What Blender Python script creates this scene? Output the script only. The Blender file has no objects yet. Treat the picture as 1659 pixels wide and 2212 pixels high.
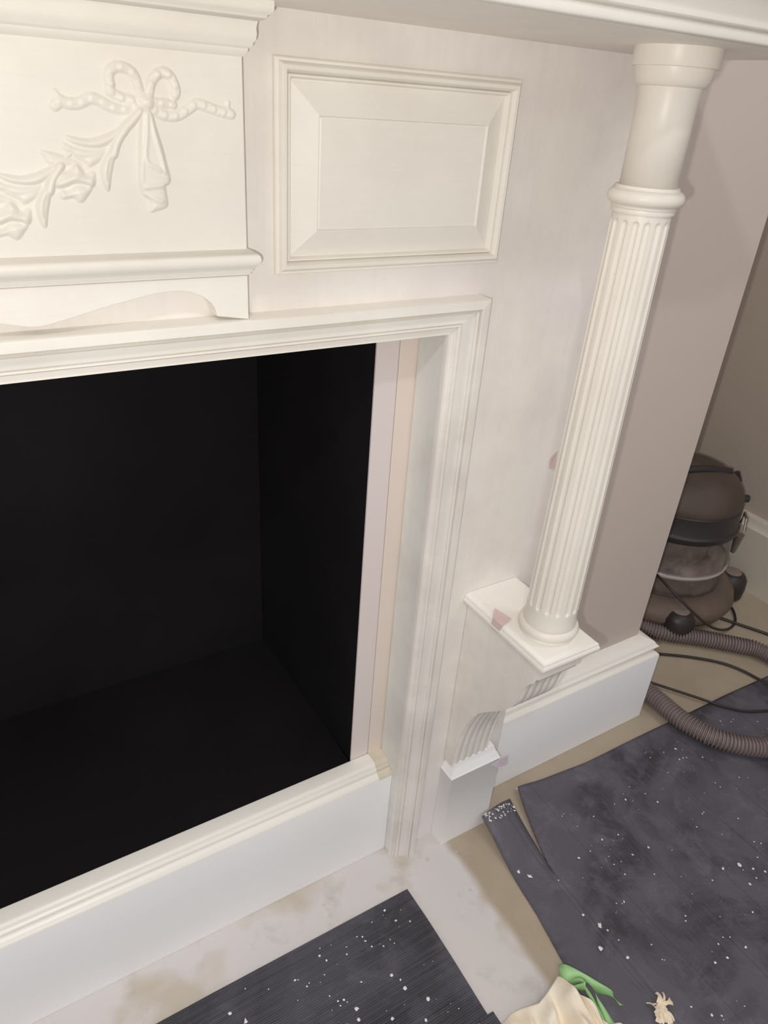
import bpy, bmesh, math, random
from mathutils import Vector, Matrix, noise
import numpy as np
random.seed(7)
PI = math.pi
S = bpy.context.scene
COL = S.collection

# ------------------------------------------------------------------ camera
F_PX = 1562.5
cam_d = bpy.data.cameras.new('camera'); cam = bpy.data.objects.new('camera', cam_d); COL.objects.link(cam)
R_ = Vector((0.85523288, -0.51389567, 0.0669923)); U_ = Vector((0.20741881, 0.4578841, 0.86447648)); B_ = -Vector((0.47492543, 0.72543325, -0.49818916))
m = Matrix(((R_.x, U_.x, B_.x), (R_.y, U_.y, B_.y), (R_.z, U_.z, B_.z))).to_4x4()
m.translation = Vector((-0.24311218, -0.64080346, 1.14537305))
cam.matrix_world = m
cam_d.sensor_fit = 'VERTICAL'; cam_d.sensor_height = 36.0; cam_d.lens = F_PX * 36.0 / 2212.0
cam_d.clip_start = 0.02
S.camera = cam

# ------------------------------------------------------------------ light
S.view_settings.view_transform = 'Standard'; S.view_settings.look = 'None'
S.view_settings.gamma = 1.0; S.view_settings.use_curve_mapping = False
S.view_settings.exposure = 0.92
W = bpy.data.worlds.new('world'); S.world = W; W.use_nodes = True
W.node_tree.nodes['Background'].inputs[0].default_value = (0.97, 0.955, 0.97, 1)
W.node_tree.nodes['Background'].inputs[1].default_value = 0.305

def lamp(name, kind, loc, energy, color, size, target=None, angle=None, blend=.3):
    d = bpy.data.lights.new(name, kind); o = bpy.data.objects.new(name, d); COL.objects.link(o)
    o.location = loc; d.energy = energy; d.color = color
    if kind in ('POINT', 'SPOT'): d.shadow_soft_size = size
    if kind == 'AREA': d.size = size
    if kind == 'SPOT': d.spot_size = angle; d.spot_blend = blend
    if target is not None:
        o.rotation_euler = (Vector(target) - Vector(loc)).to_track_quat('-Z', 'Y').to_euler()
    return o
def soften_falloff(o, kind):
    d = o.data; d.use_nodes = True; nt = d.node_tree
    fo = nt.nodes.new('ShaderNodeLightFalloff'); fo.inputs['Strength'].default_value = 1.0
    nt.links.new(fo.outputs[kind], nt.nodes['Emission'].inputs['Strength'])
soften_falloff(lamp('phone_flash', 'POINT', (-0.276, -0.638, 1.118), 6.5, (1.0, 0.955, 0.875), 0.006), 'Linear')
lamp('overhead_fill', 'POINT', (1.35, -0.78, 2.45), 12.0, (0.90, 0.95, 1.0), 0.28)  # unseen fill light, placed steeply overhead to brighten the foot block
lamp('overhead_fill', 'POINT', (-0.75, -1.3, 2.45), 16.0, (0.97, 0.97, 1.0), 0.06)  # unseen fill light, added overhead to lift the hearth and general level

# ------------------------------------------------------------------ baked numbers (metres)
D = {
    'loop_left': ((-0.0796,1.1301),(-0.0808,1.1371),(-0.0824,1.1434),(-0.0856,1.148),(-0.0919,1.1504),(-0.0982,1.149),(-0.1016,1.1445),(-0.1011,1.1392),(-0.1018,1.1353)),
    'loop_left_low': ((-0.1014,1.1343),(-0.0951,1.1313),(-0.0881,1.1297),(-0.0802,1.1291)),
    'loop_right': ((-0.0745,1.1319),(-0.0721,1.1406),(-0.0683,1.1463),(-0.0624,1.1491),(-0.0573,1.147),(-0.0548,1.1427),(-0.0533,1.1387),(-0.0544,1.1349)),
    'loop_right_low': ((-0.0565,1.1283),(-0.0629,1.129),(-0.0711,1.1291)),
    'tail_left': ((-0.084,1.1256),(-0.0938,1.1234),(-0.1025,1.1249),(-0.1092,1.128),(-0.1159,1.1296),(-0.1239,1.1258),(-0.1318,1.1254),(-0.1363,1.1266),(-0.1403,1.1237)),
    'tail_left_fork': ((-0.1317,1.1258),(-0.136,1.1285),(-0.1395,1.1323)),
    'tail_right': ((-0.0715,1.1245),(-0.0636,1.1213),(-0.0541,1.1212),(-0.0453,1.1258),(-0.0379,1.13),(-0.0292,1.1282),(-0.0205,1.126),(-0.0106,1.1243)),
    'tail_right_fork': ((-0.0204,1.127),(-0.014,1.1284),(-0.0128,1.132)),
    'knot': ((-0.0768,1.129),(-0.0759,1.1286)),
    'drape': ((-0.0818,1.1245),(-0.0738,1.1249),(-0.0702,1.1126),(-0.0666,1.1),(-0.064,1.087),(-0.0621,1.077),(-0.0646,1.0727),(-0.0667,1.0723),(-0.0656,1.0599),(-0.0678,1.0559),(-0.0755,1.0537),(-0.0811,1.0529),(-0.0803,1.0617),(-0.0858,1.067),(-0.0872,1.0735),(-0.0861,1.0888),(-0.0837,1.1079)),
    'drape_folds': (((-0.0802,1.1235),(-0.0826,1.108),(-0.084,1.0931),(-0.0856,1.0746)),((-0.0771,1.1237),(-0.0788,1.1081),(-0.0806,1.09),(-0.0704,1.0836)),((-0.0744,1.1238),(-0.0724,1.1084),(-0.0689,1.0935),(-0.0668,1.0826)),((-0.0842,1.0713),(-0.0738,1.0725),(-0.0664,1.0736)),((-0.0853,1.0662),(-0.0711,1.0611))),
    'leaf_a': ((-0.0825,1.1234),(-0.093,1.1153),(-0.105,1.1082),(-0.121,1.1033),(-0.1368,1.1052),(-0.1312,1.0997),(-0.1218,1.0974),(-0.1129,1.0974),(-0.1059,1.1004),(-0.0997,1.1053),(-0.0897,1.1139),(-0.0809,1.122)),
    'leaf_b': ((-0.106,1.0999),(-0.1174,1.097),(-0.1293,1.0974),(-0.1393,1.1007),(-0.1382,1.0954),(-0.1324,1.0911),(-0.1252,1.0875),(-0.1224,1.0844),(-0.114,1.0887),(-0.1073,1.0978)),
    'leaf_c': ((-0.1561,1.0958),(-0.1458,1.0937),(-0.1346,1.0904),(-0.1256,1.0848),(-0.1331,1.0858),(-0.1471,1.085),(-0.1519,1.088)),
    'leaf_d': ((-0.0803,1.1225),(-0.0886,1.114),(-0.0976,1.1043),(-0.1021,1.099),(-0.1057,1.0879),(-0.1097,1.0681),(-0.113,1.0711),(-0.115,1.0808),(-0.1139,1.0882),(-0.1073,1.0983),(-0.0984,1.1074),(-0.0857,1.1202)),
    'stem': ((-0.082,1.1229),(-0.0871,1.1176),(-0.0941,1.1107),(-0.1006,1.1022),(-0.1042,1.0937),(-0.1068,1.0852),(-0.1087,1.0766),(-0.1108,1.0684)),
    'hang': ((-0.1015,1.098),(-0.1041,1.0884),(-0.1071,1.0787),(-0.1099,1.0681),(-0.1129,1.0706),(-0.1146,1.0765),(-0.115,1.0829),(-0.1128,1.0893),(-0.1076,1.0957)),
    'hangv': ((-0.1053,1.0937),(-0.109,1.0841),(-0.1104,1.0755)),
    'petal_up': ((-0.1481,1.0782),(-0.1423,1.0814),(-0.1368,1.0828),(-0.1318,1.0876),(-0.1272,1.0829),(-0.1253,1.0804),(-0.1193,1.082),(-0.1182,1.0786),(-0.1199,1.0719),(-0.1236,1.0707),(-0.1267,1.0723),(-0.1338,1.0729),(-0.1396,1.0708),(-0.1461,1.0701),(-0.1491,1.073)),
    'petal_low': ((-0.1446,1.0697),(-0.1399,1.0683),(-0.1338,1.0731),(-0.1267,1.0723),(-0.1217,1.0705),(-0.1258,1.0646),(-0.13,1.0602),(-0.1338,1.0611),(-0.1367,1.0635),(-0.144,1.0622),(-0.1457,1.0656)),
    'petal_ring': ((-0.1475,1.0751),(-0.1407,1.0778),(-0.1337,1.0816),(-0.1286,1.079),(-0.1209,1.0786)),
    'shift': (-0.0483,-0.0254),
    'wave': ((-0.2011,0.9777),(-0.1827,0.9707),(-0.1694,0.97),(-0.1408,0.9765),(-0.1185,0.9819),(-0.0958,0.9864),(-0.0803,0.9892),(-0.0646,0.9901),(-0.0528,0.9886),(-0.0409,0.9835),(-0.0338,0.9775),(-0.0307,0.972),(-0.0293,0.9662)),
    'mat': ((0.525,-0.0089,0.012),(0.5672,-0.0055,0.004),(0.6943,-0.0199,0.0),(0.8124,-0.0202,0.0),(0.9522,-0.0254,0.0),(1.1231,-0.0294,0.0),(1.2879,-0.036,0.0),(1.479,-0.039,0.0)),
    'mat_left': ((0.4141,-0.0428,0.02),(0.4079,-0.1105,0.006),(0.4003,-0.1823,0.0),(0.3968,-0.2118,0.0),(0.3824,-0.2873,0.0),(0.3731,-0.3334,0.0),(0.376,-0.3726,0.0),(0.3737,-0.4162,0.0)),
    'mat_corner': ((0.413,-0.0366,0.03),(0.4872,-0.0271,0.028),(0.4893,-0.0452,0.02),(0.4722,-0.1684,0.0),(0.525,-0.0089,0.012),(0.4931,-0.0913,0.0)),
    'mat2': ((0.2318,-0.0736,0.0),(0.0446,-0.0705,0.0),(-0.136,-0.0734,0.0),(-0.1805,-0.0723,0.0),(-0.2985,-0.0731,0.0)),
    'mat2r': ((0.2318,-0.0736,0.0),(0.2352,-0.1354,0.0),(0.2334,-0.2166,0.0),(0.2323,-0.2901,0.0),(0.2315,-0.3416,0.0)),
    'mat3': ((0.2392,-0.2933,0.0),(0.2445,-0.3258,0.0),(0.2199,-0.2929,0.0),(0.22,-0.3351,0.0)),
    'cloth': ((0.2414,-0.3105,0.004),(0.2608,-0.3082,0.01),(0.2772,-0.3143,0.02),(0.2957,-0.3234,0.03),(0.3176,-0.3192,0.035),(0.341,-0.3113,0.04),(0.3449,-0.3401,0.045),(0.3468,-0.3577,0.03),(0.3546,-0.3679,0.02),(0.3715,-0.3833,0.004)),
    'green': ((((0.3563,-0.2989,0.035),(0.3578,-0.3094,0.05),(0.3709,-0.332,0.052),(0.3879,-0.3552,0.045),(0.4012,-0.365,0.032),(0.4035,-0.3702,0.02),(0.4156,-0.3809,0.006)),((0.3496,-0.3061,0.03),(0.3413,-0.3227,0.038),(0.3635,-0.331,0.046),(0.3715,-0.3465,0.044),(0.3805,-0.3556,0.03),(0.403,-0.3681,0.016),(0.4101,-0.3794,0.006))),(((0.3489,-0.3203,0.03),(0.3573,-0.326,0.04),(0.3646,-0.3324,0.046),(0.3671,-0.3409,0.048)),((0.3524,-0.3261,0.02),(0.3585,-0.3302,0.03),(0.3634,-0.3353,0.04),(0.3657,-0.3421,0.046))),(((0.3461,-0.3302,0.034),(0.3555,-0.3343,0.04),(0.3648,-0.3413,0.05)),((0.3522,-0.334,0.03),(0.3592,-0.3414,0.034),(0.362,-0.3469,0.042))),(((0.3648,-0.3418,0.044),(0.3718,-0.3476,0.032),(0.3787,-0.3608,0.014),(0.3753,-0.3865,0.006),(0.3706,-0.3986,0.005)),((0.3644,-0.3458,0.036),(0.3718,-0.3581,0.016),(0.3727,-0.3735,0.008),(0.3713,-0.3842,0.006),(0.3658,-0.3959,0.005))),(((0.3783,-0.354,0.03),(0.3824,-0.3604,0.02),(0.3853,-0.375,0.012),(0.3858,-0.3923,0.006),(0.3843,-0.4026,0.005)),((0.3795,-0.3613,0.014),(0.3787,-0.3683,0.01),(0.3772,-0.3778,0.008),(0.3756,-0.3866,0.006),(0.373,-0.3963,0.005)))),
    'shavings': (0.457,-0.4105,0.0),
    'hose1': ((1.1056,0.2729,0.022),(1.1277,0.2306,0.022),(1.1667,0.1747,0.022),(1.228,0.1243,0.022),(1.2918,0.0631,0.022),(1.3268,0.0224,0.022),(1.343,-0.0419,0.022)),
    'hose2': ((0.9849,0.1327,0.0265),(0.9546,0.0705,0.0265),(0.951,0.0077,0.0265),(0.9521,-0.0539,0.0265),(0.971,-0.1102,0.0265),(1.0058,-0.1522,0.0265),(1.0519,-0.1846,0.0265),(1.1104,-0.211,0.0265)),
    'cable1': ((1.1513,0.2683,0.17),(1.1522,0.1903,0.15),(1.1906,0.1217,0.1),(1.2742,0.1173,0.04),(1.355,0.1237,0.006),(1.4062,0.1412,0.006),(1.4466,0.1951,0.006)),
    'cable1b': ((1.3316,0.2143,0.005),(1.3645,0.1805,0.005),(1.3991,0.1203,0.005),(1.4316,0.0622,0.005),(1.4619,0.0025,0.005)),
    'cable2': ((1.0597,0.1645,0.005),(1.0823,0.1551,0.005),(1.1574,0.1043,0.005),(1.2142,0.0533,0.005),(1.2419,0.0082,0.005),(1.2574,-0.0546,0.005),(1.2729,-0.1167,0.005)),
    'cable3': ((0.9857,0.0999,0.01),(1.0013,0.0748,0.01),(1.0547,-0.0026,0.01),(1.088,-0.0519,0.01),(1.1224,-0.087,0.01),(1.1713,-0.1106,0.01),(1.2379,-0.1368,0.01)),
    'spots': ((0.5679,-0.017,0.0033),(0.5289,-0.0049,0.0022),(0.7514,-0.1577,0.0022),(0.5941,-0.1648,0.0028),(0.6576,-0.217,0.0022),(0.6204,-0.2135,0.0016),(0.5796,-0.1957,0.0011),(0.5762,-0.211,0.0011),(0.5914,-0.2131,0.0011),(0.7769,-0.3206,0.005),(0.7436,-0.3106,0.0028),(0.7923,-0.3369,0.0022),(0.7076,-0.3157,0.0016),(0.7609,-0.3524,0.0022),(0.7814,-0.3509,0.0016),(0.8069,-0.3509,0.0022),(0.4738,-0.2767,0.0055),(0.4477,-0.3042,0.005),(0.479,-0.289,0.0016),(0.4832,-0.3089,0.0011),(0.4747,-0.3353,0.0033),(0.6157,-0.4132,0.0022),(0.5918,-0.4088,0.0022),(0.6565,-0.4177,0.0028),(0.5226,-0.4553,0.0022),(0.5345,-0.4633,0.0016),(0.8928,-0.0844,0.0022),(0.8764,-0.1073,0.0016),(0.8865,-0.1085,0.0016),(0.9256,-0.1263,0.0016),(0.4618,-0.251,0.0022),(0.4682,-0.1857,0.0011),(0.428,-0.0531,0.0028),(0.4174,-0.1408,0.0044),(0.4295,-0.157,0.0044),(0.6996,-0.1242,0.0022),(0.6729,-0.1207,0.0011),(0.628,-0.1723,0.0016),(0.8274,-0.1186,0.0011),(0.6124,-0.3352,0.0016),(0.648,-0.3946,0.0011),(0.6378,-0.389,0.0011),(0.6214,-0.3925,0.0016),(0.7194,-0.3866,0.0016),(0.6255,-0.2585,0.0011),(0.5297,-0.1717,0.0022),(0.5402,-0.267,0.0011),(0.526,-0.2637,0.0011)),
    'spots2': ((0.0561,-0.1,0.002),(0.0087,-0.114,0.0015),(0.0623,-0.1112,0.0015),(0.0595,-0.1727,0.002),(0.051,-0.1701,0.0015),(0.138,-0.1776,0.0025),(0.1462,-0.1896,0.0015),(0.1456,-0.2033,0.003),(0.1802,-0.0872,0.002),(0.1638,-0.1314,0.001),(0.1202,-0.1025,0.001),(0.1278,-0.1067,0.0015),(0.1873,-0.1101,0.0015),(0.1665,-0.1394,0.001),(0.0655,-0.206,0.0025),(0.1078,-0.2282,0.003),(0.1492,-0.2535,0.002),(-0.0902,-0.1101,0.0025),(-0.0744,-0.1298,0.003),(0.0621,-0.1777,0.001),(0.0504,-0.1282,0.001),(0.0436,-0.1581,0.001),(0.0694,-0.1923,0.003),(0.1673,-0.2313,0.0045),(-0.0591,-0.0895,0.001),(-0.03,-0.1064,0.001),(0.0255,-0.1277,0.001),(0.133,-0.1266,0.0015)),
    'stains': (((0.5785,-0.1371,0.0),(0.5948,-0.1011,0.0),(0.6456,-0.0691,0.0),(0.7189,-0.0446,0.0),(0.8125,-0.0329,0.0),(0.8904,-0.0523,0.0),(0.9432,-0.094,0.0),(0.9188,-0.1364,0.0),(0.8664,-0.1546,0.0),(0.8015,-0.1393,0.0),(0.7437,-0.1429,0.0),(0.7301,-0.12,0.0),(0.6769,-0.1217,0.0),(0.6341,-0.1447,0.0),(0.6016,-0.1815,0.0),(0.5562,-0.186,0.0)),((0.6342,-0.1504,0.0),(0.6811,-0.1529,0.0),(0.6929,-0.1874,0.0),(0.6683,-0.2175,0.0),(0.6325,-0.219,0.0),(0.6091,-0.1856,0.0)),((0.7006,-0.2134,0.0),(0.7462,-0.2182,0.0),(0.7737,-0.2689,0.0),(0.7719,-0.3046,0.0),(0.7214,-0.3462,0.0),(0.6573,-0.3571,0.0),(0.6492,-0.3069,0.0),(0.6267,-0.2659,0.0),(0.644,-0.2355,0.0))),
}
# ------------------------------------------------------------------ materials
def lin(c):
    return tuple(((v / 255) / 12.92 if v / 255 <= .04045 else ((v / 255 + .055) / 1.055) ** 2.4) for v in c) + (1,)
class NT:
    def __init__(s, name):
        s.m = bpy.data.materials.new(name); s.m.use_nodes = True; s.t = s.m.node_tree; s.b = s.t.nodes['Principled BSDF']
        s.co = s.n('ShaderNodeNewGeometry').outputs['Position']
    def n(s, k, **kw):
        x = s.t.nodes.new(k)
        for a, v in kw.items(): setattr(x, a, v)
        return x
    def l(s, a, b): s.t.links.new(a, b)
    def map(s, scale):
        x = s.n('ShaderNodeMapping'); x.inputs['Scale'].default_value = scale; s.l(s.co, x.inputs['Vector']); return x.outputs[0]
    def noise(s, scale, detail=3, vec=None, rough=.5, dist=0):
        x = s.n('ShaderNodeTexNoise'); x.inputs['Scale'].default_value = scale; x.inputs['Detail'].default_value = detail
        x.inputs['Roughness'].default_value = rough; x.inputs['Distortion'].default_value = dist
        s.l(vec if vec is not None else s.co, x.inputs['Vector']); return x.outputs['Fac']
    def ramp(s, fac, stops):
        x = s.n('ShaderNodeValToRGB'); e = x.color_ramp.elements
        while len(e) < len(stops): e.new(.5)
        for q, (p, c) in zip(e, stops):
            q.position = p; q.color = c if len(c) == 4 else lin(c)
        s.l(fac, x.inputs[0]); return x.outputs[0]
    def mix(s, fac, a, b, mode='MIX'):
        x = s.n('ShaderNodeMix', data_type='RGBA', blend_type=mode)
        for sock, v in ((x.inputs[0], fac), (x.inputs[6], a), (x.inputs[7], b)):
            if hasattr(v, 'is_linked'): s.l(v, sock)
            elif isinstance(v, (int, float)): sock.default_value = v
            else: sock.default_value = v if len(v) == 4 else lin(v)
        return x.outputs[2]
    def base(s, v):
        if hasattr(v, 'is_linked'): s.l(v, s.b.inputs['Base Color'])
        else: s.b.inputs['Base Color'].default_value = lin(v)
    def bump(s, h, strength, dist=.001):
        x = s.n('ShaderNodeBump'); x.inputs['Strength'].default_value = strength; x.inputs['Distance'].default_value = dist
        s.l(h, x.inputs['Height'])
        prev = s.b.inputs['Normal']
        if prev.is_linked: s.l(prev.links[0].from_socket, x.inputs['Normal'])
        s.l(x.outputs[0], prev)
    def set(s, rough=.5, spec=.5, metal=0, **kw):
        s.b.inputs['Roughness'].default_value = rough; s.b.inputs['Specular IOR Level'].default_value = spec; s.b.inputs['Metallic'].default_value = metal
        for k, v in kw.items(): s.b.inputs[k].default_value = v
        return s.m
G0, G1 = (0, 0, 0, 1), (1, 1, 1, 1)

def paint(name, c, c2, streak, rough=.42, spec=.4, wear=.5, third=None):
    """hand brushed gloss paint; streak = scale vector, small along the brush direction"""
    t = NT(name)
    a = t.ramp(t.noise(9, 4, rough=.6), [(.42, G0), (.66, G1)])
    b = t.ramp(t.noise(1, 4, t.map(streak), .6), [(.44, G0), (.72, G1)])
    f = t.mix(.22, a, b, 'MIX')
    f2 = t.mix(1.0, f, (wear, wear, wear, 1), 'MULTIPLY')
    col = t.mix(f2, c, c2)
    if third:
        g = t.ramp(t.noise(5.5, 2, rough=.4), [(.5, G0), (.72, (.6, .6, .6, 1))])
        col = t.mix(g, col, third)
    t.base(col)
    t.bump(t.noise(1, 3, t.map(tuple(v * 1.6 for v in streak)), .6), .05, .001)
    t.bump(t.noise(160, 3), .10, .0006)
    return t.set(rough, spec)
HZ = (14, 90, 330); VT = (240, 90, 9)
WHITE_H = paint('white_paint_brushed_across', (246, 242, 234), (229, 222, 213), HZ, third=(238, 233, 225), wear=.5)
WHITE_V = paint('white_paint_brushed_upright', (240, 235, 228), (216, 209, 203), VT, third=(228, 222, 218), wear=.8)
WHITE_BOARD = paint('white_paint_on_backboard', (241, 236, 230), (224, 216, 211), (150, 90, 7), third=(234, 226, 229), wear=.7)
CREAM_COL = paint('cream_white_column_paint', (235, 229, 219), (223, 214, 203), (150, 150, 6), wear=.5, rough=.38)
SKIRT = paint('satin_white_skirting', (243, 243, 244), (239, 239, 239), (5, 30, 60), rough=.36, wear=.3)
SKIRT_TOP = paint('cream_moulding_with_wall_bounce', (243, 239, 232), (238, 233, 225), (5, 30, 60), rough=.36, wear=.3)  # cream paint, with warm light reflected off the wall mixed into the colour
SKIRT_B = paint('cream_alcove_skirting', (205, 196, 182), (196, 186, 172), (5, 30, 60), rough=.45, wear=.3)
def wallpaint(name, c, c2):
    t = NT(name); t.base(t.mix(t.noise(4, 3), c, c2)); t.bump(t.noise(420, 3), .12, .0005)
    return t.set(.75, .25)
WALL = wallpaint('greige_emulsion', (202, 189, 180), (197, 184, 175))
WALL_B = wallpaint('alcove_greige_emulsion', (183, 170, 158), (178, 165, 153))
SLIP_A = wallpaint('pinkish_board', (226, 215, 212), (221, 210, 208))
SLIP_B = wallpaint('beige_board', (232, 219, 208), (226, 212, 202))
def black():
    t = NT('matt_black_firebox'); 
    dust = t.ramp(t.noise(340, 2), [(.76, G0), (.80, G1)])
    sm = t.ramp(t.noise(3, 4), [(.45, G0), (.8, G1)])
    c = t.mix(sm, (20, 18, 20), (30, 28, 30)); t.base(t.mix(dust, c, (62, 60, 62)))
    return t.set(.75, .2)
BLACK = black()
BLACKG = NT('black_line').set(.8, .1); BLACKG.node_tree.nodes['Principled BSDF'].inputs['Base Color'].default_value = (.02, .02, .02, 1)
def concrete():
    t = NT('dusty_screed')
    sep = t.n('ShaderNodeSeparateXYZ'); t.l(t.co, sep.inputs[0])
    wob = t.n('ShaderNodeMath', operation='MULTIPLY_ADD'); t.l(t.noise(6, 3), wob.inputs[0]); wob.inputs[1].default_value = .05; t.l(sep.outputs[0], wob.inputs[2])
    left_mask = t.n('ShaderNodeMapRange'); left_mask.interpolation_type = 'SMOOTHSTEP'; t.l(wob.outputs[0], left_mask.inputs[0]); left_mask.inputs[1].default_value = .357; left_mask.inputs[2].default_value = .376; left_mask.inputs[3].default_value = 1; left_mask.inputs[4].default_value = 0  # floor colour is paler left of this wavering x edge, browner to the right
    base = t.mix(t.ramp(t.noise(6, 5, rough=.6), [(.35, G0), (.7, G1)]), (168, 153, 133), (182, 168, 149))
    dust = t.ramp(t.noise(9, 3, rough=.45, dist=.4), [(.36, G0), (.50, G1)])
    left_col = t.mix(dust, (196, 186, 172), t.mix(t.noise(4, 2), (224, 214, 213), (204, 202, 200)))
    c = t.mix(left_mask.outputs[0], base, left_col)
    sp = t.ramp(t.noise(60, 2), [(.73, G0), (.78, (.5, .5, .5, 1))])
    c = t.mix(sp, c, (150, 142, 132))
    gr = t.ramp(t.noise(12, 5, rough=.7), [(.56, G0), (.75, (.5, .5, .5, 1))])
    t.base(t.mix(gr, c, (168, 163, 155)))
    t.bump(t.noise(80, 5), .15, .001)
    return t.set(.55, .4)
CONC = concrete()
def rubber(name, axis, lo=(58, 55, 63), hi=(92, 89, 99), du_c=(122, 120, 130)):
    """ribbed rubber runner, ribs along `axis`"""
    t = NT(name)
    sc = (1, 0, 0) if axis == 'y' else (0, 1, 0)
    w = t.n('ShaderNodeTexWave', wave_type='BANDS', bands_direction='X' if axis == 'y' else 'Y')
    w.inputs['Scale'].default_value = 95; w.inputs['Distortion'].default_value = .3; t.l(t.co, w.inputs['Vector'])
    st = t.map((260, 6, 1) if axis == 'y' else (6, 260, 1))
    dust = t.ramp(t.noise(1, 4, st, .6), [(.38, G0), (.75, G1)])
    bl = t.ramp(t.noise(6, 5, rough=.55, dist=.8), [(.40, G0), (.56, G1)])
    c = t.mix(bl, lo, hi)
    du = t.ramp(t.noise(16, 5, rough=.7, dist=.6), [(.50, G0), (.78, (.7, .7, .7, 1))])
    c = t.mix(du, c, du_c)
    c = t.mix(t.mix(1.0, dust, (.55, .55, .55, 1), 'MULTIPLY'), c, (92, 90, 99))
    pl = t.map((9, .3, 1) if axis == 'y' else (.3, 9, 1))
    ln = t.n('ShaderNodeTexWave', wave_type='BANDS', bands_direction='X' if axis == 'y' else 'Y', wave_profile='SAW')
    ln.inputs['Scale'].default_value = 3.4; ln.inputs['Distortion'].default_value = .15; t.l(t.co, ln.inputs['Vector'])
    lf = t.ramp(ln.outputs['Fac'], [(.0, (.6, .6, .6, 1)), (.02, G0)])
    c = t.mix(lf, c, (34, 32, 36))
    spk = t.ramp(t.noise(420, 1), [(.79, G0), (.82, (.8, .8, .8, 1))])
    c = t.mix(spk, c, (165, 165, 170))
    t.base(c)
    t.bump(w.outputs['Fac'], .35, .0012)
    t.bump(t.noise(1, 3, st), .25, .001)
    return t.set(.5, .45)
RUB_Y = rubber('ribbed_rubber_lengthways', 'y'); RUB_X = rubber('ribbed_rubber_crossways', 'x', (40, 39, 45), (66, 65, 74), (98, 97, 107))
def simple(name, c, rough=.5, spec=.5, c2=None, scale=30, bump=0, **kw):
    t = NT(name)
    t.base(t.mix(t.noise(scale, 4), c, c2) if c2 else c)
    if bump: t.bump(t.noise(scale * 5, 3), bump, .0008)
    return t.set(rough, spec, **kw)
SPLAT = simple('dried_white_paint', (232, 230, 226), .4)
PINK = simple('pink_peeled_paint', (226, 205, 201), .6, c2=(214, 190, 188), scale=40)
PINK2 = simple('lilac_peeled_paint', (225, 212, 222), .6, c2=(214, 200, 212), scale=40)
CAULK = simple('bare_primed_timber', (226, 219, 202), .5, c2=(205, 194, 174), scale=60, bump=.2)
DUSTY = simple('dusty_black_plastic', (104, 87, 74), .6, c2=(52, 44, 42), scale=11)
DARKP = simple('dark_plastic', (37, 33, 35), .45, c2=(54, 48, 48), scale=14)
BASEP = simple('dusty_brown_plastic', (120, 103, 89), .6, c2=(74, 62, 57), scale=11)
HOSE = simple('grey_ribbed_plastic', (140, 126, 124), .5, c2=(112, 98, 97), scale=60)
CABLE = simple('black_cable_sheath', (44, 37, 36), .45)
METAL = simple('dull_steel', (150, 140, 134), .35, metal=.8)
RING = simple('pale_gloss_plastic', (176, 166, 158), .15, .8)
DISC = simple('grey_axle_cap', (140, 124, 116), .6)
GREEN = simple('green_paper', (150, 208, 132), .5, c2=(172, 212, 158), scale=25)
SHAV = simple('pale_wood_shaving', (250, 238, 218), .6, c2=(232, 206, 172), scale=150)
DUST = simple('grey_dust', (150, 134, 126), .95, .1, c2=(66, 56, 54), scale=16)
GRIT = simple('pale_plaster_crumb', (206, 198, 184), .8)
def cloth():
    t = NT('cream_cotton'); a = t.mix(t.ramp(t.noise(16, 3), [(.4, G0), (.7, G1)]), (246, 236, 218), (238, 218, 190)); t.base(a)
    w = t.n('ShaderNodeTexWave', wave_type='BANDS', bands_direction='DIAGONAL'); w.inputs['Scale'].default_value = 260; t.l(t.co, w.inputs['Vector'])
    t.bump(w.outputs['Fac'], .3, .0005); return t.set(.85, .1)
CLOTH = cloth()
def tank():
    t = NT('clear_dusty_tank')
    f = t.ramp(t.noise(13, 5, rough=.65, dist=.6), [(.36, (.16, .16, .16, 1)), (.66, (.78, .78, .78, 1))])
    t.l(f, t.b.inputs['Alpha'])
    t.base(t.mix(t.noise(22, 4), (150, 134, 127), (108, 94, 90)))
    return t.set(.22, .6)
TANK = tank()

# ------------------------------------------------------------------ mesh helpers
def tag(o, label=None, cat=None, group=None, kind=None):
    if label: o['label'] = label
    if cat: o['category'] = cat
    if group: o['group'] = group
    if kind: o['kind'] = kind
    return o
def mesh(name, verts, faces, mat, parent=None, smooth=False, bevel=0, seg=2):
    me = bpy.data.meshes.new(name); me.from_pydata([tuple(float(q) for q in v) for v in verts], [], faces); me.validate()
    bm = bmesh.new(); bm.from_mesh(me); bmesh.ops.recalc_face_normals(bm, faces=bm.faces); bm.to_mesh(me); bm.free()
    o = bpy.data.objects.new(name, me); COL.objects.link(o); me.materials.append(mat)
    if smooth is True:
        for p in me.polygons: p.use_smooth = True
    elif smooth:
        for p in me.polygons: p.use_smooth = True
        me.set_sharp_from_angle(angle=math.radians(smooth))
    if bevel:
        b = o.modifiers.new('bevel', 'BEVEL'); b.width = bevel; b.segments = seg; b.limit_method = 'ANGLE'; b.angle_limit = math.radians(40)
        b.harden_normals = False
    if parent is not None:
        o.parent = parent; o.matrix_parent_inverse = parent.matrix_world.inverted()
    return o
def empty(name, loc=(0, 0, 0)):
    o = bpy.data.objects.new(name, None); COL.objects.link(o); o.location = loc; o.empty_display_size = .05
    o.matrix_world = Matrix.Translation(loc); return o
def boxv(x0, x1, y0, y1, z0, z1):
    v = [(x, y, z) for z in (z0, z1) for y in (y0, y1) for x in (x0, x1)]
    f = [(0, 2, 3, 1), (4, 5, 7, 6), (0, 1, 5, 4), (2, 6, 7, 3), (0, 4, 6, 2), (1, 3, 7, 5)]
    return v, f
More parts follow.
